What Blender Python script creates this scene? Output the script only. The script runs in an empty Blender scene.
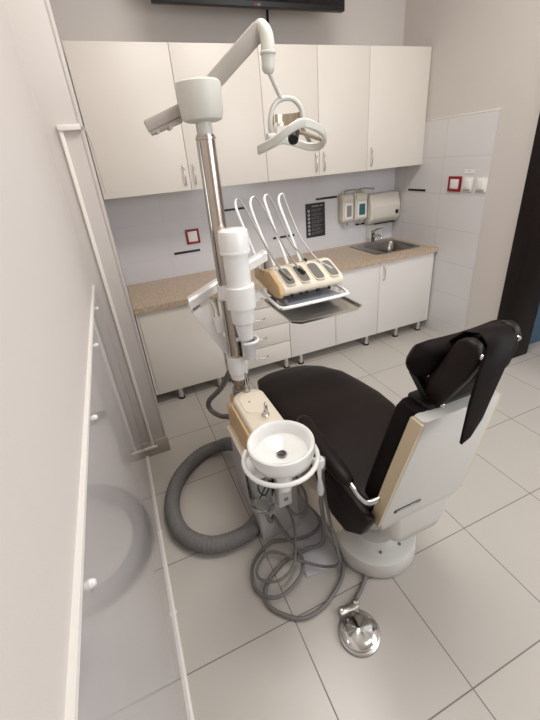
import bpy, bmesh, math, random
from mathutils import Vector, Matrix

C = bpy.context.scene
COL = C.collection
random.seed(4)

# ------------------------------------------------------------------ camera, world, lights, exposure
cam_data = bpy.data.cameras.new('camera')
cam = bpy.data.objects.new('camera', cam_data); COL.objects.link(cam)
YAW, PITCH, ROLL = 0.363377, -0.466055, -0.089697
fwd = Vector((math.sin(YAW)*math.cos(PITCH), math.cos(YAW)*math.cos(PITCH), math.sin(PITCH)))
rt = fwd.cross(Vector((0, 0, 1))).normalized(); up = rt.cross(fwd)
cr, sr = math.cos(ROLL), math.sin(ROLL)
r2, u2 = rt*cr + up*sr, up*cr - rt*sr
M = Matrix((( r2.x, u2.x, -fwd.x, 0.1683), (r2.y, u2.y, -fwd.y, -3.2098), (r2.z, u2.z, -fwd.z, 1.6403), (0, 0, 0, 1)))
cam.matrix_world = M
cam_data.sensor_fit = 'HORIZONTAL'; cam_data.sensor_width = 36
cam_data.lens = 371.1245/540*36
cam_data.shift_x = -(273.6147-270)/540
cam_data.shift_y = (345.5508-360)/540
cam_data.clip_start = 0.02
C.camera = cam

w = bpy.data.worlds.new('world'); C.world = w; w.use_nodes = True
w.node_tree.nodes['Background'].inputs[0].default_value = (0.85, 0.92, 1.0, 1)
w.node_tree.nodes['Background'].inputs[1].default_value = 0.5

def area(name, loc, target, sx, sy, power, color):
    l = bpy.data.lights.new(name, 'AREA'); l.shape = 'RECTANGLE'; l.size = sx; l.size_y = sy
    l.energy = power; l.color = color
    o = bpy.data.objects.new(name, l); COL.objects.link(o); o.location = loc
    d = Vector(target) - Vector(loc)
    o.rotation_euler = d.to_track_quat('-Z', 'Y').to_euler()
    return o
area('ceiling_light_main', (1.25, -2.0, 3.36), (1.25, -2.0, 0), 1.3, 0.7, 34, (1.0, 0.97, 0.93))
area('ceiling_light_rear', (2.0, -3.5, 3.36), (2.0, -3.5, 0), 1.3, 0.6, 7, (1.0, 0.97, 0.93))
area('window_daylight', (2.35, -4.62, 1.75), (2.25, 0, 1.2), 1.3, 1.5, 26, (0.92, 0.96, 1.0))
area('added_cool_fill_right', (2.78, -3.55, 1.75), (.9, -2.6, 0.2), 1.1, 1.3, 26, (0.85, 0.93, 1.0))  # added cool fill lamp to brighten the right floor, no window modelled here
area('corridor_daylight', (3.6, -2.6, 2.6), (3.4, -1.8, 0), 0.6, 0.6, 12, (0.95, 0.97, 1.0))

C.view_settings.view_transform = 'Standard'
C.view_settings.look = 'None'
C.view_settings.gamma = 1
C.view_settings.exposure = 0.30
C.view_settings.use_curve_mapping = False

# ------------------------------------------------------------------ materials
def lin(h):
    h = h.lstrip('#'); o = []
    for i in (0, 2, 4):
        c = int(h[i:i+2], 16)/255
        o.append(c/12.92 if c <= .04045 else ((c+.055)/1.055)**2.4)
    return tuple(o) + (1,)

def mat(name, color, rough=.5, metal=0., spec=.5, noise=0., nscale=30, bump=0., bscale=200, coat=0., trans=0., ior=1.45, alpha=1., aniso=0.):
    m = bpy.data.materials.new(name); m.use_nodes = True
    nt = m.node_tree; b = nt.nodes['Principled BSDF']
    c = lin(color)
    b.inputs['Base Color'].default_value = c
    b.inputs['Roughness'].default_value = rough
    b.inputs['Metallic'].default_value = metal
    b.inputs['Specular IOR Level'].default_value = spec
    b.inputs['IOR'].default_value = ior
    b.inputs['Coat Weight'].default_value = coat
    b.inputs['Transmission Weight'].default_value = trans
    b.inputs['Alpha'].default_value = alpha
    b.inputs['Anisotropic'].default_value = aniso
    tc = nt.nodes.new('ShaderNodeTexCoord')
    if noise:
        n = nt.nodes.new('ShaderNodeTexNoise'); n.inputs['Scale'].default_value = nscale; n.inputs['Detail'].default_value = 5
        nt.links.new(tc.outputs['Object'], n.inputs['Vector'])
        mx = nt.nodes.new('ShaderNodeMix'); mx.data_type = 'RGBA'
        mx.inputs[6].default_value = tuple(max(0, v*(1-noise)) for v in c[:3]) + (1,)
        mx.inputs[7].default_value = tuple(min(1, v*(1+noise)) for v in c[:3]) + (1,)
        nt.links.new(n.outputs['Fac'], mx.inputs[0]); nt.links.new(mx.outputs[2], b.inputs['Base Color'])
    if bump:
        n2 = nt.nodes.new('ShaderNodeTexNoise'); n2.inputs['Scale'].default_value = bscale; n2.inputs['Detail'].default_value = 3
        nt.links.new(tc.outputs['Object'], n2.inputs['Vector'])
        bp = nt.nodes.new('ShaderNodeBump'); bp.inputs['Strength'].default_value = bump; bp.inputs['Distance'].default_value = .002
        nt.links.new(n2.outputs['Fac'], bp.inputs['Height']); nt.links.new(bp.outputs['Normal'], b.inputs['Normal'])
    return m

def tile_mat(name, tile, grout, axes, size, off, gw, rough, noise=.03, spec=.5):
    """procedural grid of tiles; axes = which world axes run over the surface"""
    m = bpy.data.materials.new(name); m.use_nodes = True
    nt = m.node_tree; b = nt.nodes['Principled BSDF']; N = nt.nodes.new; Lk = nt.links.new
    geo = N('ShaderNodeNewGeometry'); sep = N('ShaderNodeSeparateXYZ'); Lk(geo.outputs['Position'], sep.inputs[0])
    masks, cells = [], []
    for ax, s, o in zip(axes, size, off):
        a = N('ShaderNodeMath'); a.operation = 'SUBTRACT'; Lk(sep.outputs[ax], a.inputs[0]); a.inputs[1].default_value = o
        d = N('ShaderNodeMath'); d.operation = 'DIVIDE'; Lk(a.outputs[0], d.inputs[0]); d.inputs[1].default_value = s
        f = N('ShaderNodeMath'); f.operation = 'FLOOR'; Lk(d.outputs[0], f.inputs[0]); cells.append(f)
        fr = N('ShaderNodeMath'); fr.operation = 'FRACT'; Lk(d.outputs[0], fr.inputs[0])
        c1 = N('ShaderNodeMath'); c1.operation = 'SUBTRACT'; Lk(fr.outputs[0], c1.inputs[0]); c1.inputs[1].default_value = .5
        ab = N('ShaderNodeMath'); ab.operation = 'ABSOLUTE'; Lk(c1.outputs[0], ab.inputs[0])
        gt = N('ShaderNodeMath'); gt.operation = 'GREATER_THAN'; Lk(ab.outputs[0], gt.inputs[0]); gt.inputs[1].default_value = .5 - gw/s/2
        masks.append(gt)
    mxm = N('ShaderNodeMath'); mxm.operation = 'MAXIMUM'; Lk(masks[0].outputs[0], mxm.inputs[0]); Lk(masks[1].outputs[0], mxm.inputs[1])
    cmb = N('ShaderNodeCombineXYZ'); Lk(cells[0].outputs[0], cmb.inputs[0]); Lk(cells[1].outputs[0], cmb.inputs[1])
    wn = N('ShaderNodeTexWhiteNoise'); Lk(cmb.outputs[0], wn.inputs['Vector'])
    nz = N('ShaderNodeTexNoise'); nz.inputs['Scale'].default_value = 6; nz.inputs['Detail'].default_value = 6; Lk(geo.outputs['Position'], nz.inputs['Vector'])
    ad = N('ShaderNodeMath'); ad.operation = 'ADD'; Lk(wn.outputs['Value'], ad.inputs[0]); Lk(nz.outputs['Fac'], ad.inputs[1])
    hf = N('ShaderNodeMath'); hf.operation = 'MULTIPLY'; Lk(ad.outputs[0], hf.inputs[0]); hf.inputs[1].default_value = .5
    t = lin(tile)
    m1 = N('ShaderNodeMix'); m1.data_type = 'RGBA'; Lk(hf.outputs[0], m1.inputs[0])
    m1.inputs[6].default_value = tuple(v*(1-noise) for v in t[:3]) + (1,)
    m1.inputs[7].default_value = tuple(min(1, v*(1+noise)) for v in t[:3]) + (1,)
    m2 = N('ShaderNodeMix'); m2.data_type = 'RGBA'; Lk(mxm.outputs[0], m2.inputs[0]); Lk(m1.outputs[2], m2.inputs[6]); m2.inputs[7].default_value = lin(grout)
    Lk(m2.outputs[2], b.inputs['Base Color'])
    ro = N('ShaderNodeMapRange'); Lk(mxm.outputs[0], ro.inputs[0]); ro.inputs[3].default_value = rough; ro.inputs[4].default_value = .8
    Lk(ro.outputs[0], b.inputs['Roughness'])
    bp = N('ShaderNodeBump'); bp.inputs['Strength'].default_value = .4; bp.inputs['Distance'].default_value = .002; bp.invert = True
    Lk(mxm.outputs[0], bp.inputs['Height']); Lk(bp.outputs['Normal'], b.inputs['Normal'])
    b.inputs['Specular IOR Level'].default_value = spec
    return m

MT = dict(
    wall=mat('wall_paint', '#d0c9c4', .75, bump=.15, bscale=300),
    ceil=mat('ceiling_paint', '#efebe4', .8, bump=.1),
    floor=tile_mat('floor_tiles', '#bbb5ad', '#7d7771', (0, 1), (.45, .45), (.4486, -2.426), .0045, .3, .035),
    wtile=tile_mat('wall_tiles_back', '#d4d3d7', '#c6c5c9', (0, 2), (.45, .28), (.09, .135), .003, .16, .015),
    rtile=tile_mat('wall_tiles_right', '#d7d5d5', '#bdbaba', (1, 2), (.45, .28), (-1.055, .135), .004, .16, .015),
    sock=tile_mat('plinth_tiles', '#b3aaa2', '#857d75', (0, 2), (.45, .4), (.0, .0), .003, .4),
    panel=mat('glossy_white_panel', '#bdb8b8', .035, ior=1.75, noise=.01, nscale=3),
    trim=mat('white_trim', '#e8e4df', .35, bump=.05),
    ivory=mat('ivory_door', '#dfd8cf', .38, noise=.015, nscale=4),
    carc=mat('carcass_board', '#ddd5c7', .5, noise=.02),
    whited=mat('white_door', '#dfdbd6', .35, noise=.01, nscale=5),
    granite=None,
    chrome=mat('chrome', '#cfcecd', .12, 1., noise=.02),
    polec=mat('post_chrome', '#bdb2a8', .22, 1., noise=.03),
    satin=mat('satin_metal', '#b9b6b1', .32, 1., noise=.04, nscale=60),
    basin=mat('basin_steel', '#8f8a84', .28, 1., noise=.05, nscale=60),
    steel=mat('brushed_steel', '#d6d2cb', .3, 1., noise=.05, nscale=90, bump=.05, bscale=500),
    enamel=mat('white_enamel', '#f1f0ee', .22, noise=.01, coat=.3),
    ceramic=mat('white_porcelain', '#f3f3f1', .08, noise=.005, coat=.5),
    lampw=mat('lamp_plastic', '#cfcec6', .4, noise=.02, nscale=12),
    lampg=mat('lamp_arm_paint', '#b3aca5', .45, noise=.02),
    cream=mat('cream_plastic', '#e9decb', .42, noise=.025, nscale=8),
    tan=mat('yellowed_plastic', '#d6b68a', .5, noise=.04, nscale=8),
    shell=mat('pale_grey_shell', '#cbc9c4', .38, noise=.015, nscale=5),
    shelltan=mat('yellowed_shell_edge', '#d0be9f', .5, noise=.04, nscale=10),
    vinyl=mat('dark_brown_vinyl', '#1a100e', .45, spec=.26, noise=.12, nscale=14, bump=.25, bscale=420),
    vinyl2=mat('black_brown_cloth', '#120b0a', .6, spec=.16, noise=.15, nscale=30, bump=.3, bscale=500),
    black=mat('black_plastic', '#141312', .4, noise=.05),
    screen=mat('tv_screen', '#07080b', .12, noise=.02),
    ihose=mat('instrument_hose_grey', '#a09d99', .35, noise=.04, nscale=40),
    rubber=mat('grey_rubber', '#74716e', .55, noise=.06, nscale=40),
    ribbed=None,
    grey=mat('grey_plastic', '#8b8986', .5, noise=.03),
    lgrey=mat('light_grey_metal', '#bfbdbb', .4, noise=.03),
    dgrey=mat('slot_grey', '#77746f', .35, noise=.04),
    red=mat('dark_red_plastic', '#8d1323', .4, noise=.04),
    socket=mat('white_switch_plastic', '#e9e7e3', .3, noise=.01),
    disp=mat('dispenser_plastic', '#d6d0c5', .4, noise=.02),
    glass=mat('clear_glass', '#eef2f0', .04, trans=1., ior=1.2),
    frost=mat('translucent_plastic', '#ecebee', .4, trans=.2, ior=1.3),
    brown=mat('dark_wenge_wood', '#150b0a', .45, spec=.3, noise=.35, nscale=25),
    blue=mat('blue_paint', '#5f7f99', .5, noise=.03),
    poster=mat('poster_black', '#2a292c', .45, noise=.06),
    ink=mat('poster_white', '#b9b8ba', .6, noise=.03),
    strip=mat('decor_strip_dark', '#241f22', .3, noise=.15, nscale=80),
    plate=mat('pale_floor_plate', '#bdbabf', .2, noise=.02),
    matgrey=mat('shelf_plate_grey', '#7f838e', .3, noise=.03),
    amber=mat('reflector_tint', '#b9ad98', .15, .5, noise=.04),
    teal=mat('soap_window_teal', '#38666a', .2, noise=.05),
)
def granite_mat():
    m = bpy.data.materials.new('beige_granite_laminate'); m.use_nodes = True
    nt = m.node_tree; b = nt.nodes['Principled BSDF']; N = nt.nodes.new; Lk = nt.links.new
    tc = N('ShaderNodeTexCoord')
    v = N('ShaderNodeTexVoronoi'); v.inputs['Scale'].default_value = 140; Lk(tc.outputs['Object'], v.inputs['Vector'])
    n = N('ShaderNodeTexNoise'); n.inputs['Scale'].default_value = 55; n.inputs['Detail'].default_value = 6; Lk(tc.outputs['Object'], n.inputs['Vector'])
    mx = N('ShaderNodeMix'); mx.data_type = 'FLOAT'; mx.inputs[0].default_value = .55
    Lk(v.outputs['Color'], mx.inputs[2]); Lk(n.outputs['Fac'], mx.inputs[3])
    r = N('ShaderNodeValToRGB'); Lk(mx.outputs[0], r.inputs[0])
    r.color_ramp.elements[0].position = .25; r.color_ramp.elements[0].color = lin('#9d8873')
    r.color_ramp.elements[1].position = .75; r.color_ramp.elements[1].color = lin('#d3bea7')
    Lk(r.outputs[0], b.inputs['Base Color']); b.inputs['Roughness'].default_value = .35
    return m
MT['granite'] = granite_mat()
def rib_mat():
    m = mat('ribbed_grey_hose', '#716f6d', .6, noise=.05, nscale=50)
    return m
MT['ribbed'] = rib_mat()

# ------------------------------------------------------------------ mesh helpers
class MB:
    def __init__(s): s.bm = bmesh.new()
    def _new(s, before):
        return [v for v in s.bm.verts if v not in before]
    def box(s, lo, hi, bev=0., seg=2):
        b = bmesh.new(); bmesh.ops.create_cube(b, size=1)
        c = [(a+d)/2 for a, d in zip(lo, hi)]; k = [abs(d-a) for a, d in zip(lo, hi)]
        for v in b.verts: v.co = Vector((c[0]+v.co.x*k[0], c[1]+v.co.y*k[1], c[2]+v.co.z*k[2]))
        if bev:
            bmesh.ops.bevel(b, geom=b.edges[:], offset=min(bev, min(k)*.45), segments=seg, profile=.5, affect='EDGES')
        s.merge(b); return s
    def merge(s, b, mx=None):
        if mx is not None: b.transform(mx)
        t = bpy.data.meshes.new('t'); b.to_mesh(t); s.bm.from_mesh(t); bpy.data.meshes.remove(t); b.free(); return s
    def obox(s, size, mx, bev=0., seg=2):
        b = bmesh.new(); bmesh.ops.create_cube(b, size=1)
        for v in b.verts: v.co = Vector((v.co.x*size[0], v.co.y*size[1], v.co.z*size[2]))
        if bev: bmesh.ops.bevel(b, geom=b.edges[:], offset=min(bev, min(size)*.45), segments=seg, profile=.5, affect='EDGES')
        return s.merge(b, mx)
    def bar(s, a, b_, wx, wy, bev=.003, upv=(0, 0, 1)):
        """box beam from a to b_, wx across, wy along up"""
        a, b_ = Vector(a), Vector(b_); d = b_-a; z = d.normalized()
        x = Vector(upv).cross(z)
        if x.length < 1e-4: x = Vector((1, 0, 0)).cross(z)
        x.normalize(); y = z.cross(x)
        mx = Matrix(((x.x, y.x, z.x, 0), (x.y, y.y, z.y, 0), (x.z, y.z, z.z, 0), (0, 0, 0, 1)))
        mx.translation = (a+b_)/2
        return s.obox((wx, wy, d.length), mx, bev)
    def tube(s, pts, rad, n=12, smooth=0, closed=False, caps=True, sx=1., sy=1.):
        P = [Vector(p) for p in pts]
        R = list(rad) if isinstance(rad, (list, tuple)) else [rad]*len(P)
        if smooth: P, R = spline(P, R, smooth, closed)
        m = len(P); rings = []; prev = None
        for i in range(m):
            if closed: t = (P[(i+1) % m]-P[i-1]).normalized()
            else: t = (P[min(i+1, m-1)]-P[max(i-1, 0)]).normalized()
            if prev is None:
                ref = Vector((0, 0, 1)) if abs(t.z) < .9 else Vector((1, 0, 0))
                x = ref.cross(t).normalized()
            else:
                x = (prev - t*prev.dot(t)).normalized()
            prev = x; y = t.cross(x)
            rings.append([s.bm.verts.new(P[i] + (x*math.cos(2*math.pi*k/n)*sx + y*math.sin(2*math.pi*k/n)*sy)*R[i]) for k in range(n)])
        rng = range(m) if closed else range(m-1)
        for i in rng:
            A, B = rings[i], rings[(i+1) % m]
            for k in range(n): s.bm.faces.new((A[k], A[(k+1) % n], B[(k+1) % n], B[k]))
        if caps and not closed:
            s.bm.faces.new(rings[0][::-1]); s.bm.faces.new(rings[-1])
        return s
    def cyl(s, a, b_, r, r2=None, n=24, bev=0.):
        r2 = r if r2 is None else r2
        a, b_ = Vector(a), Vector(b_)
        if bev:
            d = (b_-a).normalized()*bev
            return s.tube([a, a+d*.3, a+d, b_-d, b_-d*.3, b_], [r-bev, r-bev*.3, r, r2, r2-bev*.3, r2-bev], n)
        return s.tube([a, b_], [r, r2], n)
    def lathe(s, prof, c, n=40, axis=None, cap=True):
        """prof: list of (radius, height)"""
        c = Vector(c); rings = []
        rot = Vector((0, 0, 1)).rotation_difference(Vector(axis)).to_matrix() if axis else Matrix.Identity(3)
        for r, h in prof:
            if r < 1e-5: rings.append([s.bm.verts.new(c + rot @ Vector((0, 0, h)))])
            else: rings.append([s.bm.verts.new(c + rot @ Vector((r*math.cos(2*math.pi*k/n), r*math.sin(2*math.pi*k/n), h))) for k in range(n)])
        for A, B in zip(rings, rings[1:]):
            for k in range(n):
                k2 = (k+1) % n
                if len(A) == 1 and len(B) == 1: continue
                if len(A) == 1: s.bm.faces.new((A[0], B[k2], B[k]))
                elif len(B) == 1: s.bm.faces.new((A[k], A[k2], B[0]))
                else: s.bm.faces.new((A[k], A[k2], B[k2], B[k]))
        if cap:
            if len(rings[0]) > 1: s.bm.faces.new(rings[0][::-1])
            if len(rings[-1]) > 1: s.bm.faces.new(rings[-1])
        return s
    def loft(s, rings, caps=True, closed=False):
        R = [[s.bm.verts.new(Vector(p)) for p in r] for r in rings]
        n = len(R[0])
        for A, B in (zip(R, R[1:]+R[:1]) if closed else zip(R, R[1:])):
            for k in range(n): s.bm.faces.new((A[k], A[(k+1) % n], B[(k+1) % n], B[k]))
        if caps and not closed: s.bm.faces.new(R[0][::-1]); s.bm.faces.new(R[-1])
        return s
    def prism(s, poly, axis, lo, hi, bev=0., seg=2):
        """poly in the two other axes (in x,y,z order), extruded along axis from lo to hi"""
        b = bmesh.new()
        def P(p, h):
            q = list(p); q.insert(axis, h); return Vector(q)
        A = [b.verts.new(P(p, lo)) for p in poly]; B = [b.verts.new(P(p, hi)) for p in poly]
        n = len(poly); b.faces.new(A[::-1]); b.faces.new(B)
        for k in range(n): b.faces.new((A[k], A[(k+1) % n], B[(k+1) % n], B[k]))
        bmesh.ops.recalc_face_normals(b, faces=b.faces[:])
        if bev: bmesh.ops.bevel(b, geom=b.edges[:], offset=bev, segments=seg, profile=.5, affect='EDGES')
        return s.merge(b)

def spline(P, R, k, closed=False):
    o, q = [], []; m = len(P)
    rng = m if closed else m-1
    for i in range(rng):
        p1, p2 = P[i], P[(i+1) % m]
        p0 = P[i-1] if (closed or i > 0) else p1*2-p2
        p3 = P[(i+2) % m] if (closed or i+2 < m) else p2*2-p1
        for j in range(k):
            t = j/k
            o.append(.5*((2*p1)+(p2-p0)*t+(2*p0-5*p1+4*p2-p3)*t*t+(3*p1-p0-3*p2+p3)*t**3))
            q.append(R[i]*(1-t)+R[(i+1) % m]*t)
    if not closed: o.append(P[-1]); q.append(R[-1])
    return o, q

ORG = {}
def link(name, mb, m, parent=None, origin=None, label=None, subd=0, ang=40, extra=None):
    bm = mb.bm
    bmesh.ops.remove_doubles(bm, verts=bm.verts[:], dist=1e-6)
    bmesh.ops.recalc_face_normals(bm, faces=bm.faces[:])
    org = ORG[parent.name] if parent is not None else Vector(origin if origin is not None else (0, 0, 0))
    for v in bm.verts: v.co -= org
    me = bpy.data.meshes.new(name); bm.to_mesh(me); bm.free()
    me.materials.append(MT[m])
    for f in me.polygons: f.use_smooth = True
    me.set_sharp_from_angle(angle=math.radians(ang))
    o = bpy.data.objects.new(name, me); COL.objects.link(o)
    if parent is not None: o.parent = parent
    else: o.location = org
    ORG[o.name] = org
    if subd:
        md = o.modifiers.new('subd', 'SUBSURF'); md.levels = md.render_levels = subd
    if label: o['label'] = label
    return o

def thing(name, label, cat, loc, group=None):
    o = bpy.data.objects.new(name, None); COL.objects.link(o); o.location = loc; o.empty_display_size = .05
    ORG[o.name] = Vector(loc); tag(o, label, cat, group); return o
def tag(o, label, cat, group=None):
    o['label'] = label; o['category'] = cat
    if group: o['group'] = group
    return o
def struct(name, mb, m, parent=None, label=None, ang=40):
    o = link(name, mb, m, parent, ang=ang, label=label)
    if parent is None: o['kind'] = 'structure'
    return o
def copy_part(src, parent, delta=None):
    c = src.copy(); COL.objects.link(c); c.parent = parent
    return c
def copy_tree(root, loc, label, group=None):
    r = root.copy(); COL.objects.link(r); r.location = loc; r['label'] = label
    ORG[r.name] = Vector(loc)
    if group: r['group'] = group
    for ch in list(root.children):
        c = copy_part(ch, r)
        for g in list(ch.children): copy_part(g, c)
    return r

# ------------------------------------------------------------------ room shell
XR = 2.815; YP = -1.1775; ZC = 3.42; YB = -4.7
struct('floor', MB().box((-.2, YB-.2, -.1), (4.6, .2, 0)), 'floor')
struct('ceiling', MB().box((-.2, YB-.2, ZC), (4.6, .2, ZC+.1)), 'ceil')
struct('wall_left', MB().box((-.2, YB, 0), (0, YP, ZC)), 'wall')
struct('wall_left_return', MB().box((-.2, YP, 0), (.15, 0, ZC), .004), 'wall')
struct('wall_back', MB().box((-.2, 0, 0), (4.6, .2, ZC)), 'wall')
struct('wall_back_tiles', MB().box((.15, -.006, .75), (XR, 0, 1.52)), 'wtile')
wr = MB().box((XR, -1.43, 0), (XR+.28, 0, ZC)).box((XR, -2.4, 2.06), (XR+.30, -1.43, ZC)).box((XR, YB, 0), (XR+.30, -2.4, ZC))
struct('wall_right', wr, 'wall')
struct('wall_right_tiles', MB().box((XR-.007, -1.055, 0), (XR, 0, 1.815)), 'rtile')
struct('trim_tile_edge', MB().box((XR-.010, -1.06, 1.813), (XR, -.36, 1.822), .002), 'trim')
struct('wall_behind', MB().box((-.2, YB-.2, 0), (4.6, YB, ZC)), 'wall')
struct('wall_corridor_back', MB().box((XR+.30, -.75, 0), (4.6, -.65, ZC)), 'brown')
struct('wall_corridor_side', MB().box((4.5, YB, 0), (4.6, -.65, ZC)), 'wall')
cb = MB().box((3.28, -.95, .055), (4.3, -.76, .46), .01)
# door frame, dark wood
dr = thing('door_1', 'dark brown wooden door frame in the right wall beside the white tiles', 'door frame', (XR, -1.9, 0))
dr['kind'] = 'structure'
j = MB().box((XR-.02, -1.44, 0), (XR, -1.35, 2.14), .004).box((XR-.02, -2.48, 0), (XR, -2.39, 2.14), .004).box((XR-.02, -2.48, 2.05), (XR, -1.35, 2.14), .004)
link('door_casing', j, 'brown', dr)
j = MB().box((XR-.018, -1.455, 0), (XR+.295, -1.43, 2.06), .003).box((XR-.018, -2.4, 0), (XR+.32, -2.375, 2.06), .003).box((XR-.018, -2.4, 2.04), (XR+.32, -1.43, 2.065), .003)
link('door_jamb', j, 'brown', dr)
struct('wall_corridor_dado', MB().box((3.13, -1.36, 0), (4.45, -1.30, .62), .005), 'blue')

# plinths
struct('baseboard_left', MB().box((.0, YP-.010, 0), (.158, YP, .11), .002), 'sock')
struct('baseboard_back', MB().box((.15, -.012, 0), (XR, -.001, .09), .002), 'sock')

# glossy white splash panel along the left wall, with trims and screw caps
pn = thing('wall_panel', 'glossy white protective panel screwed along the left wall at knee to chest height', 'wall panel', (0.004, -2.9, .0))
link('panel_sheet', MB().box((0.001, YB, .012), (.008, YP-.001, 1.137)), 'panel', pn)
link('top_trim', MB().box((-.004, YB, 1.1365), (.0095, YP-.001, 1.147)), 'trim', pn, label='white top trim')
link('bottom_trim', MB().box((0.001, YB, 0.0), (.018, YP-.012, .014), .003), 'trim', pn, label='white bottom trim on the floor')
for y in (-1.43, -1.86, -2.33, -2.78, -3.25):
    link('screw_cap', MB().lathe([(0, .008), (.004, .008), (.006, .005), (.007, 0)], (.008, y, 1.10), 16, (1, 0, 0)), 'socket', pn)
for y in (-1.79, -2.2):
    link('trim_clip', MB().box((.002, y-.008, .0), (.022, y+.008, .016), .003), 'trim', pn)

# cable trunking on the wall return
ct = thing('cable_trunking', 'white cable trunking running down the narrow wall left of the cabinets', 'cable trunking', (.06, YP, 0))
link('trunking', MB().box((.053, YP-.012, .06), (.069, YP, 1.83), .002), 'ceil', ct)
link('bracket', MB().box((.050, YP-.018, 1.815), (.142, YP, 1.838), .003), 'ceil', ct)
link('clip', MB().box((.002, YP-.018, .058), (.085, YP, .074), .002), 'trim', ct)
link('corner_profile', MB().box((.138, YP-.003, .11), (.1515, YP, ZC-.02), .001), 'wall', ct)
link('cable', MB().tube([(.14, YP-.006, 1.828), (.155, YP-.006, 1.822), (.166, YP-.004, 1.78), (.170, YP+.01, 1.70), (.172, YP+.02, 1.55)], .0022, 8, 6), 'lgrey', ct, label='thin grey cable')

# ------------------------------------------------------------------ cabinets
def handle(parent, x, y, z0, z1):
    """small bowed vertical handle in front of a face at y"""
    pts = [(x, y+.001, z0), (x, y-.018, z0+.004), (x, y-.026, (z0+z1)/2), (x, y-.018, z1-.004), (x, y+.001, z1)]
    return link('door_handle', MB().tube(pts, .0045, 10, 6), 'chrome', parent, label='chrome bow handle')
ZB, ZT, YU = 1.486, 2.318, -.364
def wall_cab(x0, x1, doors, label):
    t = thing('wall_cabinet', label, 'cabinet', ((x0+x1)/2, -.18, ZB), 'wall cabinets above the worktop')
    link('cabinet_body', MB().box((x0+.001, YU+.022, ZB+.002), (x1-.001, -.008, ZT-.002)), 'carc', t)
    for a, b, hx in doors:
        d = link('door', MB().box((a+.0015, YU, ZB), (b-.0015, YU+.02, ZT), .0015), 'ivory', t)
        handle(d, hx, YU, 1.522, 1.645)
    return t
wall_cab(.153, 1.328, [(.153, .741, .705), (.741, 1.328, .775)], 'ivory two-door wall cabinet at the left end behind the chrome post')
wall_cab(1.328, 2.219, [(1.328, 1.773, 1.738), (1.773, 2.219, 1.808)], 'ivory two-door wall cabinet in the middle of the row behind the lamp head')
wall_cab(2.219, 2.786, [(2.219, 2.786, 2.254)], 'ivory single-door wall cabinet at the right end above the sink')
tag(link('filler_strip', MB().box((2.787, YU+.012, ZB), (2.808, -.012, ZT)), 'ivory', origin=(2.797, -.18, ZB)),
    'narrow ivory filler strip between the right wall cabinet and tiled wall', 'filler strip')

ZL, ZW0, ZW, YF = .096, .768, .806, -.636
def legs(t, xs, ys=(-.612, -.08)):
    for x in xs:
        for y in ys:
            l = link('leg', MB().cyl((x, y, .012), (x, y, ZL+.002), .021, n=20), 'chrome', t)
            link('foot', MB().cyl((x, y, 0), (x, y, .014), .027, n=20, bev=.003), 'black', l)
def base_cab(x0, x1, label, hollow=False):
    t = thing('base_cabinet', label, 'cabinet', ((x0+x1)/2, -.3, 0), 'base cabinets under the worktop')
    if hollow:
        y0, y1, z1 = YF+.022, -.015, ZW0-.001
        body = MB().box((x0+.001, y0, ZL), (x0+.018, y1, z1)).box((x1-.018, y0, ZL), (x1-.001, y1, z1)).box((x0+.018, y0, ZL), (x1-.018, y1, ZL+.016)).box((x0+.018, y1-.005, ZL+.016), (x1-.018, y1, z1)).box((x0+.018, y0, z1-.03), (x1-.018, y0+.016, z1))
    else: body = MB().box((x0+.001, YF+.022, ZL), (x1-.001, -.015, ZW0-.001))
    link('cabinet_body', body, 'carc', t)
    return t
def door(t, a, b, hx, m):
    d = link('door', MB().box((a+.002, YF, ZL), (b-.002, YF+.019, ZW0-.004), .0015), m, t)
    if hx: handle(d, hx, YF, .61, .73)
    return d
t = base_cab(.158, .735, 'white one-door base cabinet tinted ivory for warm shade at the far left end under the worktop')
door(t, .172, .712, .693, 'ivory'); legs(t, (.34, .66))  # ivory tint puts warm shade into the colour of a white door
link('side_panel', MB().box((.156, YF+.002, ZL), (.171, -.02, ZW0-.001)), 'ivory', t)
t = base_cab(.735, 1.302, 'ivory four-drawer base cabinet behind the chrome post and tray')
for k in range(4):
    z0 = ZL + k*.168
    d = link('drawer', MB().box((.738, YF, z0+.002), (1.30, YF+.019, z0+.164), .0015), 'ivory', t)
    zc = z0+.085
    link('drawer_handle', MB().tube([(.97, YF, zc), (.975, YF-.018, zc), (1.03, YF-.026, zc), (1.085, YF-.018, zc), (1.09, YF, zc)], .0045, 10, 6), 'chrome', d, label='chrome bow handle')
legs(t, (.79, 1.26))
t = base_cab(1.302, 2.190, 'white two-door base cabinet between the drawers and the sink cabinet')
door(t, 1.302, 1.746, 1.712, 'whited'); door(t, 1.746, 2.190, 1.780, 'whited'); legs(t, (1.40, 2.09))
t = base_cab(2.190, 2.790, 'white one-door base cabinet under the sink beside the tiled wall', True)
door(t, 2.190, 2.772, 2.228, 'whited'); legs(t, (2.43, 2.70))
link('side_panel', MB().box((2.774, YF+.004, ZL), (2.792, -.02, ZW0-.001)), 'whited', t)

wt = MB()
SX0, SX1, SY0, SY1 = 2.235, 2.735, -.53, -.07
for lo, hi in (((.152, -.656, ZW0), (SX0+.02, -.007, ZW)), ((SX1-.02, -.656, ZW0), (XR-.008, -.007, ZW)),
               ((SX0+.02, -.656, ZW0), (SX1-.02, SY0+.02, ZW)), ((SX0+.02, SY1-.02, ZW0), (SX1-.02, -.007, ZW))):
    wt.box(lo, hi)
o = link('worktop', wt, 'granite', origin=(1.48, -.33, ZW0))
tag(o, 'long beige granite-look worktop running along the tiled back wall', 'worktop')

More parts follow.
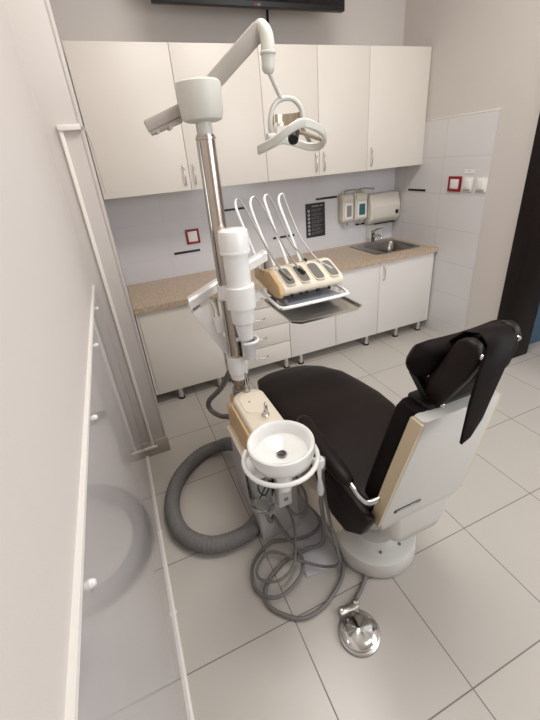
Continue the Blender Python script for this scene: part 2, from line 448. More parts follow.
# sink with basin and drain
def rrect(x0, x1, y0, y1, r, z, n=6):
    out = []
    for cx, cy, a0 in ((x1-r, y1-r, 0), (x0+r, y1-r, 90), (x0+r, y0+r, 180), (x1-r, y0+r, 270)):
        for k in range(n+1):
            a = math.radians(a0+90*k/n); out.append((cx+r*math.cos(a), cy+r*math.sin(a), z))
    return out
sk = thing('kitchen_sink', 'stainless steel inset sink at the right end of the worktop', 'sink', (2.48, -.3, ZW))
bm = MB().loft([rrect(SX0, SX1, SY0, SY1, .04, ZW+.0005), rrect(SX0, SX1, SY0, SY1, .04, ZW+.005), rrect(SX0+.012, SX1-.012, SY0+.012, SY1-.012, .035, ZW+.006),
                rrect(2.335, SX1-.03, SY0+.03, -.15, .05, ZW+.003), rrect(2.34, SX1-.035, SY0+.035, -.155, .05, ZW-.004),
                rrect(2.35, SX1-.045, SY0+.045, -.165, .05, ZW-.14), rrect(2.38, SX1-.075, SY0+.075, -.195, .04, ZW-.15)], caps=False)
bm.bm.faces.new([v for v in bm.bm.verts][-28:])
link('basin', bm, 'basin', sk)
link('drain', MB().lathe([(0, .004), (.02, .002), (.034, .006), (.04, .004), (.042, 0)], (2.52, -.34, ZW-.15), 24), 'satin', sk)
dg = MB()
for k in range(4): dg.box((2.255+.018*k, SY0+.05, ZW+.0045), (2.262+.018*k, SY1-.05, ZW+.0075), .0015)
link('drainer_ribs', dg, 'steel', sk)
fc = thing('mixer_tap', 'chrome mixer tap standing behind the sink basin', 'tap', (2.50, -.105, ZW+.006))
link('tap_body', MB().lathe([(.026, 0), (.026, .006), (.02, .012), (.019, .075), (.022, .08), (.022, .105), (.012, .115)], (2.50, -.105, ZW+.006)), 'chrome', fc)
link('spout', MB().tube([(2.50, -.115, ZW+.06), (2.495, -.17, ZW+.085), (2.488, -.23, ZW+.09), (2.485, -.255, ZW+.078), (2.484, -.26, ZW+.065)], .011, 12, 6), 'chrome', fc)
link('lever', MB().tube([(2.50, -.105, ZW+.115), (2.52, -.14, ZW+.135), (2.545, -.185, ZW+.15)], [.009, .008, .006], 12, 4), 'chrome', fc)

# ------------------------------------------------------------------ television above the wall cabinets
tv = thing('television', 'wide black flat television cropped by the top edge, above the wall cabinets', 'television', (1.37, -.27, 2.525))
link('tv_body', MB().box((.70, -.30, 2.525), (2.04, -.255, 3.29), .006), 'black', tv)
link('screen', MB().box((.715, -.3025, 2.555), (2.025, -.299, 3.265)), 'screen', tv)
link('rear_housing', MB().box((.95, -.257, 2.6), (1.79, -.21, 3.1), .02), 'black', tv)
link('wall_mount', MB().box((1.2, -.212, 2.72), (1.54, -.001, 2.98), .004), 'black', tv)
fd = bpy.data.curves.new('brand_curve', 'FONT'); fd.body = 'LG'; fd.size = .017; fd.extrude = .0006; fd.align_x = 'CENTER'
fo = bpy.data.objects.new('brand_curve', fd); COL.objects.link(fo)
bpy.context.view_layer.update()
fm = bpy.data.meshes.new_from_object(fo.evaluated_get(bpy.context.evaluated_depsgraph_get()))
bpy.data.objects.remove(fo)
fm.transform(Matrix.Translation((1.385, -.3012, 2.532)) @ Matrix.Rotation(math.pi/2, 4, 'X'))
lm_ = MB(); lm_.bm.from_mesh(fm)
link('brand_mark', lm_, 'ink', tv)
link('brand_emblem', MB().cyl((1.362, -.2995, 2.538), (1.362, -.302, 2.538), .007, n=20), 'red', tv)
o = link('television_cable', MB().tube([(1.568, -.02, 2.72), (1.568, -.012, 2.6), (1.567, -.012, 2.45), (1.566, -.02, 2.33)], .008, 10, 5), 'black', origin=(1.567, -.015, 2.33))
tag(o, 'short black cable hanging down the wall below the television', 'cable')

# ------------------------------------------------------------------ decor on the tiled walls
def strip(x0, x1, z, dz, label):
    b = MB().prism([(x0, z-.009), (x1, z-.009+dz), (x1, z+.009+dz), (x0, z+.009)], 1, -.011, -.0065, .001)
    tag(link('tile_strip', b, 'strip', origin=((x0+x1)/2, -.008, z)), label, 'tile strip', 'dark strips in the back wall tiles')
strip(.577, .797, .996, 0, 'dark decorative tile strip below the red socket frame')
strip(1.02, 1.24, 1.282, 0, 'dark decorative tile strip behind the chrome post, high on the tiles')
strip(1.475, 1.69, .990, 0, 'dark decorative tile strip behind the raised instrument hoses, low on the tiles')
strip(1.925, 2.150, 1.273, 0, 'dark decorative tile strip above the black poster')
strip(2.36, 2.56, .992, 0, 'dark decorative tile strip under the soap and towel dispensers')
o = link('tile_strip', MB().box((XR-.011, -.43, 1.265), (XR-.0065, -.21, 1.283), .001), 'strip', origin=(XR-.01, -.32, 1.27))
tag(o, 'dark decorative tile strip on the right wall beside the red switch', 'tile strip')

def frame_yz(mb, y0, y1, z0, z1, wd, x0, x1):
    mb.box((x0, y0, z0), (x1, y0+wd, z1), .002).box((x0, y1-wd, z0), (x1, y1, z1), .002)
    mb.box((x0, y0+wd, z0), (x1, y1-wd, z0+wd), .002).box((x0, y0+wd, z1-wd), (x1, y1-wd, z1), .002); return mb
def frame_xz(mb, x0, x1, z0, z1, wd, y0, y1):
    mb.box((x0, y0, z0), (x0+wd, y1, z1), .002).box((x1-wd, y0, z0), (x1, y1, z1), .002)
    mb.box((x0+wd, y0, z0), (x1-wd, y1, z0+wd), .002).box((x0+wd, y0, z1-wd), (x1-wd, y1, z1), .002); return mb
rs = thing('wall_socket', 'red framed socket on the back wall tiles, left of the chrome post', 'socket', (.755, -.007, 1.055))
link('socket_frame', frame_xz(MB(), .698, .81, 1.055, 1.172, .017, -.018, -.0065), 'red', rs, label='red frame')
link('socket_insert', MB().box((.714, -.014, 1.071), (.794, -.0065, 1.156), .002), 'socket', rs)
rw = thing('wall_socket', 'red framed socket leftmost of three plates on the right wall', 'socket', (XR, -.75, 1.28), 'three plates on the right wall')
link('socket_frame', frame_yz(MB(), -.815, -.687, 1.278, 1.392, .02, XR-.02, XR-.0075), 'red', rw, label='red frame')
link('socket_insert', MB().box((XR-.017, -.796, 1.298), (XR-.0075, -.706, 1.373), .002), 'socket', rw)
def switch(y0, y1, label):
    s_ = thing('light_switch', label, 'switch', (XR, (y0+y1)/2, 1.28), 'three plates on the right wall')
    link('switch_plate', MB().box((XR-.02, y0, 1.282), (XR-.0075, y1, 1.385), .004), 'socket', s_)
    link('rocker', MB().box((XR-.026, y0+.018, 1.305), (XR-.0195, y1-.018, 1.372), .003), 'socket', s_)
    link('shade_slot', MB().box((XR-.022, y0+.01, 1.287), (XR-.0195, y1-.01, 1.297), .001), 'grey', s_)
switch(-.925, -.835, 'white switch plate in the middle, under the small paper label')
switch(-1.05, -.955, 'white switch plate at the right, nearest the edge of the tiles')
pl = thing('paper_label', 'small white paper label with grey lines above the middle switch', 'label', (XR, -.875, 1.41))
link('label_sheet', MB().box((XR-.0085, -.925, 1.408), (XR-.0075, -.83, 1.452)), 'socket', pl)
lb = MB()
for z in (1.449, 1.410): lb.box((XR-.009, -.922, z-.0015), (XR-.0083, -.833, z+.0015))
lb.box((XR-.009, -.89, 1.428), (XR-.0083, -.862, 1.432))
link('label_print', lb, 'grey', pl)

ps = thing('instruction_poster', 'black hand-washing instruction poster with white symbols on the tiled wall', 'poster', (1.917, -.007, .94))
link('poster_sheet', MB().box((1.815, -.0095, .94), (2.018, -.0065, 1.244)), 'poster', ps)
pi = MB()
for k in range(7):
    z = .975 + k*.034
    pi.lathe([(.0125, 0), (.0125, .0008), (.008, .0008), (.008, 0)], (1.847, -.0095, z), 20, (0, -1, 0), cap=False)
    pi.box((1.842, -.0102, z-.004), (1.852, -.0094, z+.004))
link('poster_symbols', pi, 'ink', ps)
pt = MB()
for k in range(7):
    z = .975 + k*.034
    for q in range(3):
        x = 1.875
        while x < 1.99 - .02*((k+q) % 3):
            wd = random.uniform(.006, .016); pt.box((x, -.0100, z+.009-q*.009), (x+wd, -.0094, z+.0115-q*.009)); x += wd+.004
pt.box((1.88, -.0100, 1.212), (1.955, -.0094, 1.222)).box((1.965, -.0100, 1.212), (1.995, -.0094, 1.222))
link('poster_print', pt, 'grey', ps)

def soap(x0, x1, wm, label):
    s_ = thing('soap_dispenser', label, 'dispenser', ((x0+x1)/2, -.05, 1.04), 'elbow dispensers on the tiled wall')
    link('dispenser_body', MB().prism([(-.0065, 1.04), (-.075, 1.04), (-.088, 1.06), (-.088, 1.23), (-.07, 1.285), (-.0065, 1.29)], 0, x0, x1, .006), 'disp', s_)
    link('front_cover', MB().box((x0+.012, -.094, 1.225), (x1-.004, -.07, 1.275), .006), 'disp', s_)
    link('level_window', MB().box((x0+.028, -.092, 1.065), (x1-.012, -.085, 1.21), .004), 'socket', s_)
    link('bottle_view', MB().box((x0+.042, -.0935, 1.09), (x1-.026, -.090, 1.19), .003), wm, s_)
    xm = (x0+x1)/2
    link('elbow_lever', MB().tube([(xm-.02, -.05, 1.285), (xm-.02, -.06, 1.315), (xm+.015, -.12, 1.325), (xm+.07, -.185, 1.318)], [.006, .006, .006, .009], 10, 5), 'satin', s_)
    link('nozzle', MB().cyl((xm, -.075, 1.005), (xm, -.075, 1.045), .010, n=14), 'satin', s_)
soap(2.162, 2.283, 'grey', 'beige elbow soap dispenser on the left, beside the poster, grey bottle inside')
soap(2.300, 2.435, 'teal', 'beige elbow soap dispenser next to the towel dispenser, teal bottle inside')
td = thing('towel_dispenser', 'beige paper towel dispenser mounted on the tiles above the sink', 'dispenser', (2.63, -.06, .99))
link('dispenser_body', MB().prism([(-.0065, .99), (-.085, .985), (-.125, 1.03), (-.13, 1.15), (-.095, 1.258), (-.0065, 1.265)], 0, 2.452, 2.795, .010), 'disp', td)
link('front_cover', MB().prism([(-.118, 1.035), (-.131, 1.04), (-.136, 1.15), (-.105, 1.235), (-.095, 1.235)], 0, 2.49, 2.78, .004), 'disp', td)
link('lock', MB().box((2.735, -.145, 1.065), (2.765, -.13, 1.10), .004), 'black', td)
link('paper_slot', MB().box((2.52, -.112, .981), (2.76, -.045, .989), .002), 'black', td)
bs = thing('backsplash_patch', 'pale flat patch on the tiles behind the tap', 'card', (2.60, -.02, .83))  # pale sheet with thin grey lines, flat against the tiles
link('patch_sheet', MB().box((2.50, -.016, .835), (2.68, -.0065, .97), .002), 'socket', bs)
bs_p = MB()
for k in range(6): bs_p.box((2.575+.016*k, -.0168, .86), (2.580+.016*k, -.0158, .905))
link('patch_lines', bs_p, 'lgrey', bs)

# ------------------------------------------------------------------ dental unit: post, lamp, dispenser, arms, head, cuspidor -- one rigid stand with its parts
PX, PY = .572, -1.62
du = thing('unit_post', 'upright chrome post of the dental unit with a white collar at its foot', 'post', (PX, PY, .0))
link('pole', MB().cyl((PX, PY, .05), (PX, PY, 1.74), .035, n=40), 'polec', du)
link('pole_reflection', MB().box((PX-.037, PY-.022, .80), (PX-.031, PY+.01, 1.72), .001), 'satin', du)  # satin strip puts the wall's matte reflection onto the chrome
link('pole_dark_reflection', MB().box((PX+.010, PY-.036, .72), (PX+.022, PY-.026, 1.05), .002), 'black', du)  # black strip stands in for the dark reflection down the chrome
link('pole_ring', MB().lathe([(.034, 0), (.0385, .002), (.0385, .010), (.034, .012)], (PX, PY, 1.722), 40), 'satin', du)
link('collar', MB().lathe([(.040, 0), (.044, .004), (.045, .03), (.050, .035), (.051, .125), (.049, .13), (.034, .131)], (PX, PY, .66), 40), 'enamel', du, label='white collar')
link('foot_socket', MB().cyl((PX, PY, 0), (PX, PY, .60), .045, n=32, bev=.005), 'grey', du)
link('side_bracket', MB().box((PX-.075, PY+.01, .915), (PX-.02, PY+.065, .985), .008), 'enamel', du)

lm = thing('dental_lamp', 'grey-white dental operating lamp on a jointed arm at the top of the chrome post', 'lamp', (PX, PY, 1.734))
link('neck', MB().cyl((PX, PY, 1.735), (PX, PY, 1.80), .030, n=32), 'lampw', lm)
link('swivel_cap', MB().lathe([(0, 0), (.06, 0), (.072, .006), (.078, .02), (.083, .105), (.082, .120), (.074, .127), (.0, .130)], (PX, PY, 1.782), 48), 'lampw', lm)
tl = link('tail_arm', MB().bar((PX+.01, -1.545, 1.856), (.374, -1.52, 1.784), .06, .04, .006), 'lampg', lm)
link('tail_mechanism', MB().bar((.51, -1.54, 1.800), (.385, -1.522, 1.762), .045, .018, .004).cyl((.41, -1.555, 1.765), (.41, -1.495, 1.765), .008, n=12).cyl((.46, -1.56, 1.776), (.46, -1.50, 1.776), .008, n=12), 'satin', tl, label='exposed spring linkage under the tail')
link('spring_arm', MB().bar((.572, -1.548, 1.855), (.812, -1.662, 2.050), .058, .046, .006, upv=(0, 1, 0)), 'lampg', lm)
link('arm_cap', MB().cyl((.816, -1.69, 2.044), (.812, -1.635, 2.044), .024, n=28, bev=.006), 'lampg', lm)
link('elbow', MB().tube([(.798, -1.665, 2.056), (.812, -1.675, 2.056), (.823, -1.688, 2.03), (.823, -1.697, 1.985), (.817, -1.70, 1.93), (.815, -1.70, 1.915)], [.014, .021, .0245, .025, .023, .016], 18, 6), 'lampw', lm)
link('elbow_ring', MB().lathe([(.0245, 0), (.0285, .003), (.0285, .009), (.0245, .012)], (.821, -1.699, 1.968), 24), 'lampw', lm)
link('rod', MB().tube([(.816, -1.70, 1.925), (.872, -1.682, 1.835)], .0085, 12), 'lampw', lm)
link('yoke', MB().tube([(.82, -1.68, 1.715), (.818, -1.68, 1.76), (.828, -1.68, 1.80), (.85, -1.68, 1.828), (.885, -1.68, 1.84), (.925, -1.68, 1.834), (.952, -1.68, 1.806), (.958, -1.68, 1.775)], .0095, 12, 5), 'lampw', lm)
band = [(.755, -1.70, 1.673), (.794, -1.77, 1.696), (.839, -1.80, 1.727), (.903, -1.79, 1.747), (.988, -1.75, 1.73), (1.059, -1.68, 1.701), (1.073, -1.62, 1.674), (1.041, -1.58, 1.671), (.984, -1.56, 1.691), (.909, -1.58, 1.705), (.822, -1.63, 1.686)]
BP, _ = spline([Vector(p) for p in band], [1]*len(band), 6, True)
rings = []; cen = sum(BP, Vector())/len(BP)
for p in BP:
    o_ = Vector((p.x-cen.x, p.y-cen.y, 0)).normalized()
    rings.append([p+o_*a+Vector((0, 0, b)) for a, b in ((.004, -.016), (.008, -.012), (.008, .012), (.004, .016), (-.004, .016), (-.008, .012), (-.008, -.012), (-.004, -.016))])
hd = link('lamp_ring', MB().loft(rings, closed=True), 'lampw', lm)
rf = MB(); rr = []
for i in range(9):
    a = math.radians(200 - 220*i/8); x = .918+.066*math.cos(a); y = -1.615+.05*math.sin(a)
    rr.append([(x, y, 1.758), (x*.98+.918*.02, y*.98-1.615*.02, 1.800), (x*.93+.918*.07, y*.93-1.615*.07, 1.800), (x*.95+.918*.05, y*.95-1.615*.05, 1.758)])
rf.loft(rr)
link('reflector', rf, 'amber', lm, label='beige curved reflector')
link('reflector_bracket', MB().bar((.87, -1.60, 1.765), (.822, -1.68, 1.715), .03, .008, .002), 'lampg', lm)
link('reflector_bracket', MB().bar((.955, -1.64, 1.775), (1.03, -1.60, 1.69), .02, .006, .002), 'lampg', lm)
link('bulb_housing', MB().tube([(.925, -1.66, 1.735), (.91, -1.69, 1.715), (.896, -1.715, 1.697)], [.026, .022, .02], 14), 'black', lm, label='black bulb housing')
link('ring_strut', MB().tube([(.91, -1.68, 1.722), (.965, -1.66, 1.722), (1.06, -1.64, 1.695)], .008, 10, 4), 'amber', lm)
link('pivot_knob', MB().cyl((.80, -1.68, 1.712), (.835, -1.68, 1.712), .017, n=18, bev=.003), 'lampw', lm)

CX, CY = .608, -1.70
cd = thing('cup_dispenser', 'white cylindrical cup dispenser clamped to the front of the chrome post', 'dispenser', (CX, CY, .85))
link('tube', MB().cyl((CX, CY, 1.15), (CX, CY, 1.33), .054, n=40), 'enamel', cd)
link('lid', MB().lathe([(.056, 0), (.0635, .004), (.0635, .075), (.060, .088), (.045, .094), (0, .096)], (CX, CY, 1.305), 40), 'enamel', cd)
link('lid_lip', MB().lathe([(.055, 0), (.0655, .002), (.0655, .012), (.055, .014)], (CX, CY, 1.300), 40), 'enamel', cd)
cl = MB().lathe([(.055, 0), (.0665, .003), (.0665, .10), (.055, .103)], (CX, CY, 1.06), 40)
cl.lathe([(.034, 0), (.046, .003), (.046, .068), (.034, .071)], (PX, PY, 1.085), 40)
cl.bar((CX, CY, 1.12), (PX, PY, 1.12), .05, .068, .004)
link('clamp_band', cl, 'enamel', cd)
link('lower_tube', MB().lathe([(.052, .005), (.055, .06), (.057, .085), (.0, .085), (0, 0), (.046, 0)], (CX, CY, .985), 40, cap=False), 'enamel', cd)
link('outlet_tube', MB().cyl((CX, CY, .905), (CX, CY, .99), .034, .043, n=32), 'enamel', cd)
hk = MB()
hk.tube([(CX+.015+.045*math.cos(math.radians(a)), CY+.01+.045*math.sin(math.radians(a)), .885) for a in range(-140, 100, 20)], .008, 10)
hk.bar((PX, PY-.03, .885), (CX+.0, CY+.05, .885), .02, .02, .003)
link('cup_hook', hk, 'enamel', cd)
o = link('plastic_cup', MB().lathe([(.0, .003), (.024, .0), (.026, .0), (.036, .092), (.038, .094), (.034, .092), (.0245, .006), (0, .006)], (CX+.012, CY+.005, .792), 32, cap=False), 'frost', origin=(CX+.012, CY+.005, .792))
tag(o, 'translucent white plastic cup held in the hook below the cup dispenser', 'cup')

# delivery arm and instrument head
da = thing('delivery_arm', 'white two-section arm linking the chrome post to the instrument head', 'arm', (PX, PY+.04, .69))
link('lower_arm', MB().bar((.600, -1.555, .695), (.430, -1.53, 1.035), .05, .056, .006, upv=(0, 1, 0)), 'enamel', da)
link('arm_hinge', MB().cyl((.600, -1.60, .70), (.600, -1.535, .70), .026, n=24, bev=.003).bar((PX, PY+.03, .70), (.6, -1.57, .70), .04, .05, .004), 'enamel', da)
link('elbow_joint', MB().cyl((.436, -1.528, 1.025), (.434, -1.525, 1.075), .018, n=20, bev=.003), 'grey', da, label='grey elbow joint')
ua = MB().loft([[(a_[0], a_[1]+dy, a_[2]+dz) for dy, dz in ((-.03, -.022), (.03, -.022), (.03, .016), (.02, .026), (-.02, .026), (-.03, .016))] for a_ in ((.402, -1.532, 1.068), (.53, -1.488, 1.104), (.75, -1.416, 1.163), (.862, -1.38, 1.191))])
link('upper_arm', ua, 'enamel', da)
link('upper_arm_end', MB().bar((.445, -1.517, 1.048), (.50, -1.50, 1.064), .05, .03, .006), 'enamel', da)
link('wrist_joint', MB().cyl((.868, -1.375, 1.06), (.868, -1.375, 1.19), .017, n=20, bev=.003), 'grey', da, label='dark wrist joint')

HX0, HX1 = .850, 1.190
ih = thing('instrument_console', 'cream dental instrument console with tan side and four hoses arching up', 'instrument console', ((HX0+HX1)/2, -1.5, 1.0))
prof = [(-1.345, 1.04), (-1.58, 1.022), (-1.606, 1.028), (-1.622, 1.045), (-1.621, 1.068), (-1.606, 1.087), (-1.50, 1.134), (-1.475, 1.140), (-1.44, 1.136), (-1.36, 1.112), (-1.342, 1.10)]
link('head_body', MB().prism(prof, 0, HX0, HX1, .008, 3), 'cream', ih)
sp = [(-1.27, 1.05), (-1.55, 1.015), (-1.61, 1.022), (-1.624, 1.045), (-1.610, 1.086), (-1.505, 1.134), (-1.28, 1.112)]
link('side_cheek', MB().prism(sp, 0, HX0-.022, HX0+.002, .006, 2), 'tan', ih, label='tan wood-toned side')
sd = Vector((0, -.106, -.047)).normalized(); sn = Vector((0, -.405, .914)).normalized()
xs_ = (.898, .980, 1.062, 1.146)
def slot_ring(cx, L, W, off):
    """rounded slot outline on the sloped face"""
    c0 = Vector((cx, -1.556, 1.1095)); out = []
    for k in range(24):
        a = 2*math.pi*k/24; ex = 4.2
        u = math.copysign(abs(math.cos(a))**(2/ex), math.cos(a))*L; w_ = math.copysign(abs(math.sin(a))**(2/ex), math.sin(a))*W
        out.append(c0 + sd*u + Vector((1, 0, 0))*w_ + sn*off)
    return out
for cx in xs_:
    s_ = link('instrument_slot', MB().loft([slot_ring(cx, .071, .032, -.004), slot_ring(cx, .071, .032, .0045), slot_ring(cx, .067, .0285, .0045), slot_ring(cx, .064, .0255, .001)]), 'cream', ih)
    link('slot_liner', MB().loft([slot_ring(cx, .065, .027, .0005), slot_ring(cx, .063, .0255, .0025)]), 'dgrey', s_, label='grey slot lining')
for k, x in enumerate((.89, .94, .975, 1.035, 1.10)):
    link('push_button', MB().box((x, -1.624, 1.022), (x+.014, -1.606, 1.034), .002), 'black', ih)
W = [
 ([(.828, -1.40, 1.10), (.803, -1.33, 1.254), (.779, -1.25, 1.406), (.782, -1.225, 1.452), (.795, -1.225, 1.467)], [(.795, -1.225, 1.467), (.814, -1.25, 1.441), (.844, -1.38, 1.291), (.870, -1.49, 1.177), (.892, -1.545, 1.125)]),
 ([(.911, -1.40, 1.10), (.873, -1.33, 1.275), (.857, -1.25, 1.411), (.872, -1.222, 1.458), (.892, -1.222, 1.468)], [(.892, -1.222, 1.468), (.92, -1.26, 1.414), (.943, -1.38, 1.277), (.958, -1.48, 1.192), (.978, -1.535, 1.130)]),
 ([(.987, -1.40, 1.10), (.954, -1.33, 1.284), (.940, -1.25, 1.425), (.95, -1.222, 1.462), (.968, -1.222, 1.470)], [(.968, -1.222, 1.470), (.994, -1.26, 1.395), (1.014, -1.36, 1.243), (1.036, -1.44, 1.184), (1.045, -1.465, 1.157)]),
 ([(1.066, -1.40, 1.10), (1.031, -1.33, 1.289), (1.020, -1.25, 1.415), (1.035, -1.222, 1.455), (1.057, -1.222, 1.466)], [(1.057, -1.222, 1.466), (1.071, -1.27, 1.366), (1.076, -1.38, 1.247), (1.105, -1.485, 1.154), (1.138, -1.53, 1.120)]),
]
for wp, hp in W:
    a = link('whip_arm', MB().tube(wp, [.009, .0075, .0075, .006, .004], 12, 5), 'enamel', ih, label='white whip arm')
    link('whip_base', MB().lathe([(.013, 0), (.013, .012), (.010, .02)], (wp[0][0], wp[0][1], 1.108), 18), 'satin', a)
for k, (wp, hp) in enumerate(W):
    link('instrument_hose', MB().tube(hp, [.0042, .0042, .0045, .0050, .0054], 10, 6), 'ihose' if k != 3 else 'lgrey', ih, label='thin grey instrument hose')
hpc = [((.892, -1.545, 1.125), (.906, -1.595, 1.106), 'satin', .0075), ((.978, -1.535, 1.130), (.990, -1.575, 1.116), 'black', .0095), ((1.045, -1.465, 1.157), (1.056, -1.478, 1.147), 'black', .0075), ((1.138, -1.53, 1.120), (1.150, -1.575, 1.106), 'lgrey', .010)]
for a, b, m_, r in hpc:
    link('handpiece', MB().cyl(a, b, r*.8, r, n=16, bev=.0015), m_, ih)
link('head_bracket', MB().bar((.868, -1.375, 1.07), (.868, -1.41, 1.05), .04, .03, .004).box((.86, -1.60, .975), (.88, -1.36, 1.0), .004), 'grey', ih)
fr = [(.835, -1.35, 1.0), (.820, -1.40, 1.0), (.803, -1.64, 1.0), (.812, -1.672, 1.0), (.845, -1.69, 1.0), (1.14, -1.69, 1.0), (1.175, -1.675, 1.0), (1.19, -1.64, 1.0), (1.20, -1.55, 1.0), (1.19, -1.50, 1.0), (1.17, -1.46, 1.0), (1.13, -1.44, 1.0)]
link('handle_frame', MB().tube(fr, .0085, 12, 4), 'enamel', ih, label='white tubular handle frame')

ty = thing('instrument_tray', 'square stainless steel tray slung below the cream instrument head', 'tray', (1.0, -1.6, .944))
def tray_ring(gx, z):
    x0, x1, y0, y1, c = .818-gx, 1.190+gx, -1.795-gx, -1.40+gx, .035
    return [(x0+c, y0, z), (x1-c*.6, y0, z), (x1, y0+c*.6, z), (x1, y1-c, z), (x1-c, y1, z), (x0+c, y1, z), (x0, y1-c, z), (x0, y0+c, z)]
tb = MB().loft([tray_ring(-.02, .9465), tray_ring(-.006, .95), tray_ring(0, .964), tray_ring(.006, .966), tray_ring(.006, .963), tray_ring(.002, .961), tray_ring(-.004, .947), tray_ring(-.018, .9435)])
link('tray_pan', tb, 'steel', ty)
link('tray_support', MB().bar((.865, -1.45, .95), (.865, -1.45, 1.03), .02, .02, .003).bar((1.14, -1.46, .95), (1.14, -1.46, 1.03), .02, .02, .003), 'grey', ty)
o = link('tray_mat', MB().box((.862, -1.665, .983), (1.15, -1.42, .992), .003), 'matgrey', origin=(1.02, -1.55, .983))
tag(o, 'thin pale shelf plate inside the white handle frame above the tray', 'shelf plate')

# assistant unit box with cuspidor
ub = thing('cuspidor_unit', 'cream and tan floor-standing cuspidor cabinet beside the dental chair', 'dental unit', (.56, -1.9, 0))
def stad(x0, x1, y0, y1, z, r, n=8, g=0.):
    return rrect(x0-g, x1+g, y0-g, y1+g, r+g, z, n)
bx = [stad(.492, .652, -2.16, -1.685, z, .065, g=g) for z, g in ((.44, 0), (.60, 0), (.614, -.004), (.62, -.012))]
link('upper_cover', MB().loft(bx), 'cream', ub)
link('cover_inset', MB().loft([stad(.515, .63, -1.90, -1.72, .6195, .05, g=0), stad(.515, .63, -1.90, -1.72, .623, .05, g=-.003)]), 'cream', ub)
link('side_plate', MB().box((.478, -2.13, .42), (.492, -1.72, .59), .005), 'tan', ub, label='yellowed tan side plate')
link('rear_block', MB().box((.475, -1.735, .40), (.52, -1.66, .56), .008), 'tan', ub, label='yellowed rear block')
link('lower_cabinet', MB().box((.462, -2.06, .0), (.66, -1.68, .44), .008), 'lgrey', ub, label='grey lower cabinet')
link('cabinet_lip', MB().box((.446, -2.08, .435), (.48, -1.70, .45), .004), 'cream', ub)
link('post_clamp', MB().box((PX-.06, -1.70, .30), (PX+.06, -1.575, .56), .02), 'tan', ub)
ch = link('chrome_tap', MB().tube([(.588, -1.925, .62), (.588, -1.927, .665), (.587, -1.938, .690), (.586, -1.952, .684), (.586, -1.955, .640)], .0055, 12, 6), 'chrome', ub, label='small chrome water spout')
link('tap_base', MB().lathe([(.018, 0), (.018, .006), (.011, .01), (.010, .022)], (.588, -1.928, .62), 20), 'chrome', ch)
ch = link('cup_filler', MB().tube([(.578, -1.702, .62), (.578, -1.704, .70), (.580, -1.712, .73), (.583, -1.722, .725), (.584, -1.724, .66)], .0045, 12, 6), 'chrome', ub, label='tall thin chrome cup filler')
link('filler_base', MB().lathe([(.016, 0), (.016, .008), (.009, .014), (.009, .03)], (.578, -1.704, .62), 20), 'satin', ch)
link('cover_screw', MB().lathe([(0, .002), (.005, .002), (.006, 0)], (.556, -1.80, .6225), 12), 'satin', ub)
BX, BY, BZ = .513, -2.288, .709
link('bowl_neck', MB().cyl((BX, BY, .56), (BX, BY, .69), .026, .04, n=28), 'enamel', ub)
link('bowl_bracket', MB().box((.49, -2.25, .585), (.56, -2.10, .60), .004), 'lgrey', ub)
cb_ = thing('cuspidor_bowl', 'round white porcelain spittoon bowl on top of the cuspidor cabinet', 'bowl', (BX, BY, BZ))
link('bowl', MB().lathe([(.05, 0), (.100, .001), (.110, .010), (.115, .036), (.117, .062), (.115, .070), (.110, .073), (.104, .070), (.099, .060), (.090, .030), (.074, .020), (.026, .013), (.018, .008), (0, .006)], (BX, BY, BZ), 64, cap=False), 'ceramic', cb_)
dn = link('drain_ring', MB().lathe([(.014, .0125), (.018, .0150), (.0145, .0150), (.0135, .010), (0, .009)], (BX, BY, BZ), 32, cap=False), 'satin', cb_)
gr = MB()
for k in range(4): gr.box((BX-.011+.0065*k, BY-.010, BZ+.0105), (BX-.0085+.0065*k, BY+.010, BZ+.0135), .0005)
link('drain_grate', gr, 'black', dn)
rg = link('holder_ring', MB().tube([(BX-.004+.130*math.cos(math.radians(a)), BY+.004+.130*math.sin(math.radians(a)), .708) for a in range(140, 405, 12)], .0085, 12), 'enamel', ub, label='white tubular ring around the bowl')
link('jar_bracket', MB().prism([(-2.262, .62), (-2.218, .62), (-2.206, .40), (-2.250, .415)], 0, .498, .552, .003), 'lgrey', ub, label='pale bracket plate with two holes')
for z in (.50, .455):
    link('bracket_bolt', MB().lathe([(.0, .004), (.010, .004), (.012, .0)], (.527, -2.2585 + (.6-z)*.06, z), 16, (0, -1, .1)), 'dgrey', ub)
JX, JY, JZ = .450, -2.19, .385
jr = thing('suction_jar', 'clear glass suction jar hanging under the spittoon bowl', 'jar', (JX, JY, JZ))
link('jar_glass', MB().lathe([(.03, .0), (.048, .012), (.054, .05), (.054, .20), (.052, .215), (.048, .215), (.050, .05), (.030, .01)], (JX, JY, JZ), 40, cap=False), 'glass', jr)
link('jar_lid', MB().cyl((JX, JY, JZ+.212), (JX, JY, JZ+.235), .056, n=32, bev=.004), 'frost', jr)
link('jar_bottom', MB().lathe([(.0, -.01), (.026, -.012), (.03, 0), (0, .006)], (JX, JY, JZ), 24, cap=False), 'lgrey', jr)
link('jar_wire', MB().tube([(JX-.012, JY-.03, JZ+.19), (JX-.022, JY-.042, JZ+.15), (JX, JY-.045, JZ+.115), (JX+.035, JY-.025, JZ+.14), (JX+.018, JY-.04, JZ+.17), (JX-.022, JY-.04, JZ+.10)], .003, 8, 6), 'black', jr, label='black wire')
link('outlet_pipe', MB().tube([(JX+.003, JY, JZ-.01), (JX+.012, JY+.01, JZ-.06), (JX+.03, JY+.03, JZ-.14), (JX+.06, JY+.08, JZ-.18)], .009, 14, 4), 'rubber', jr)

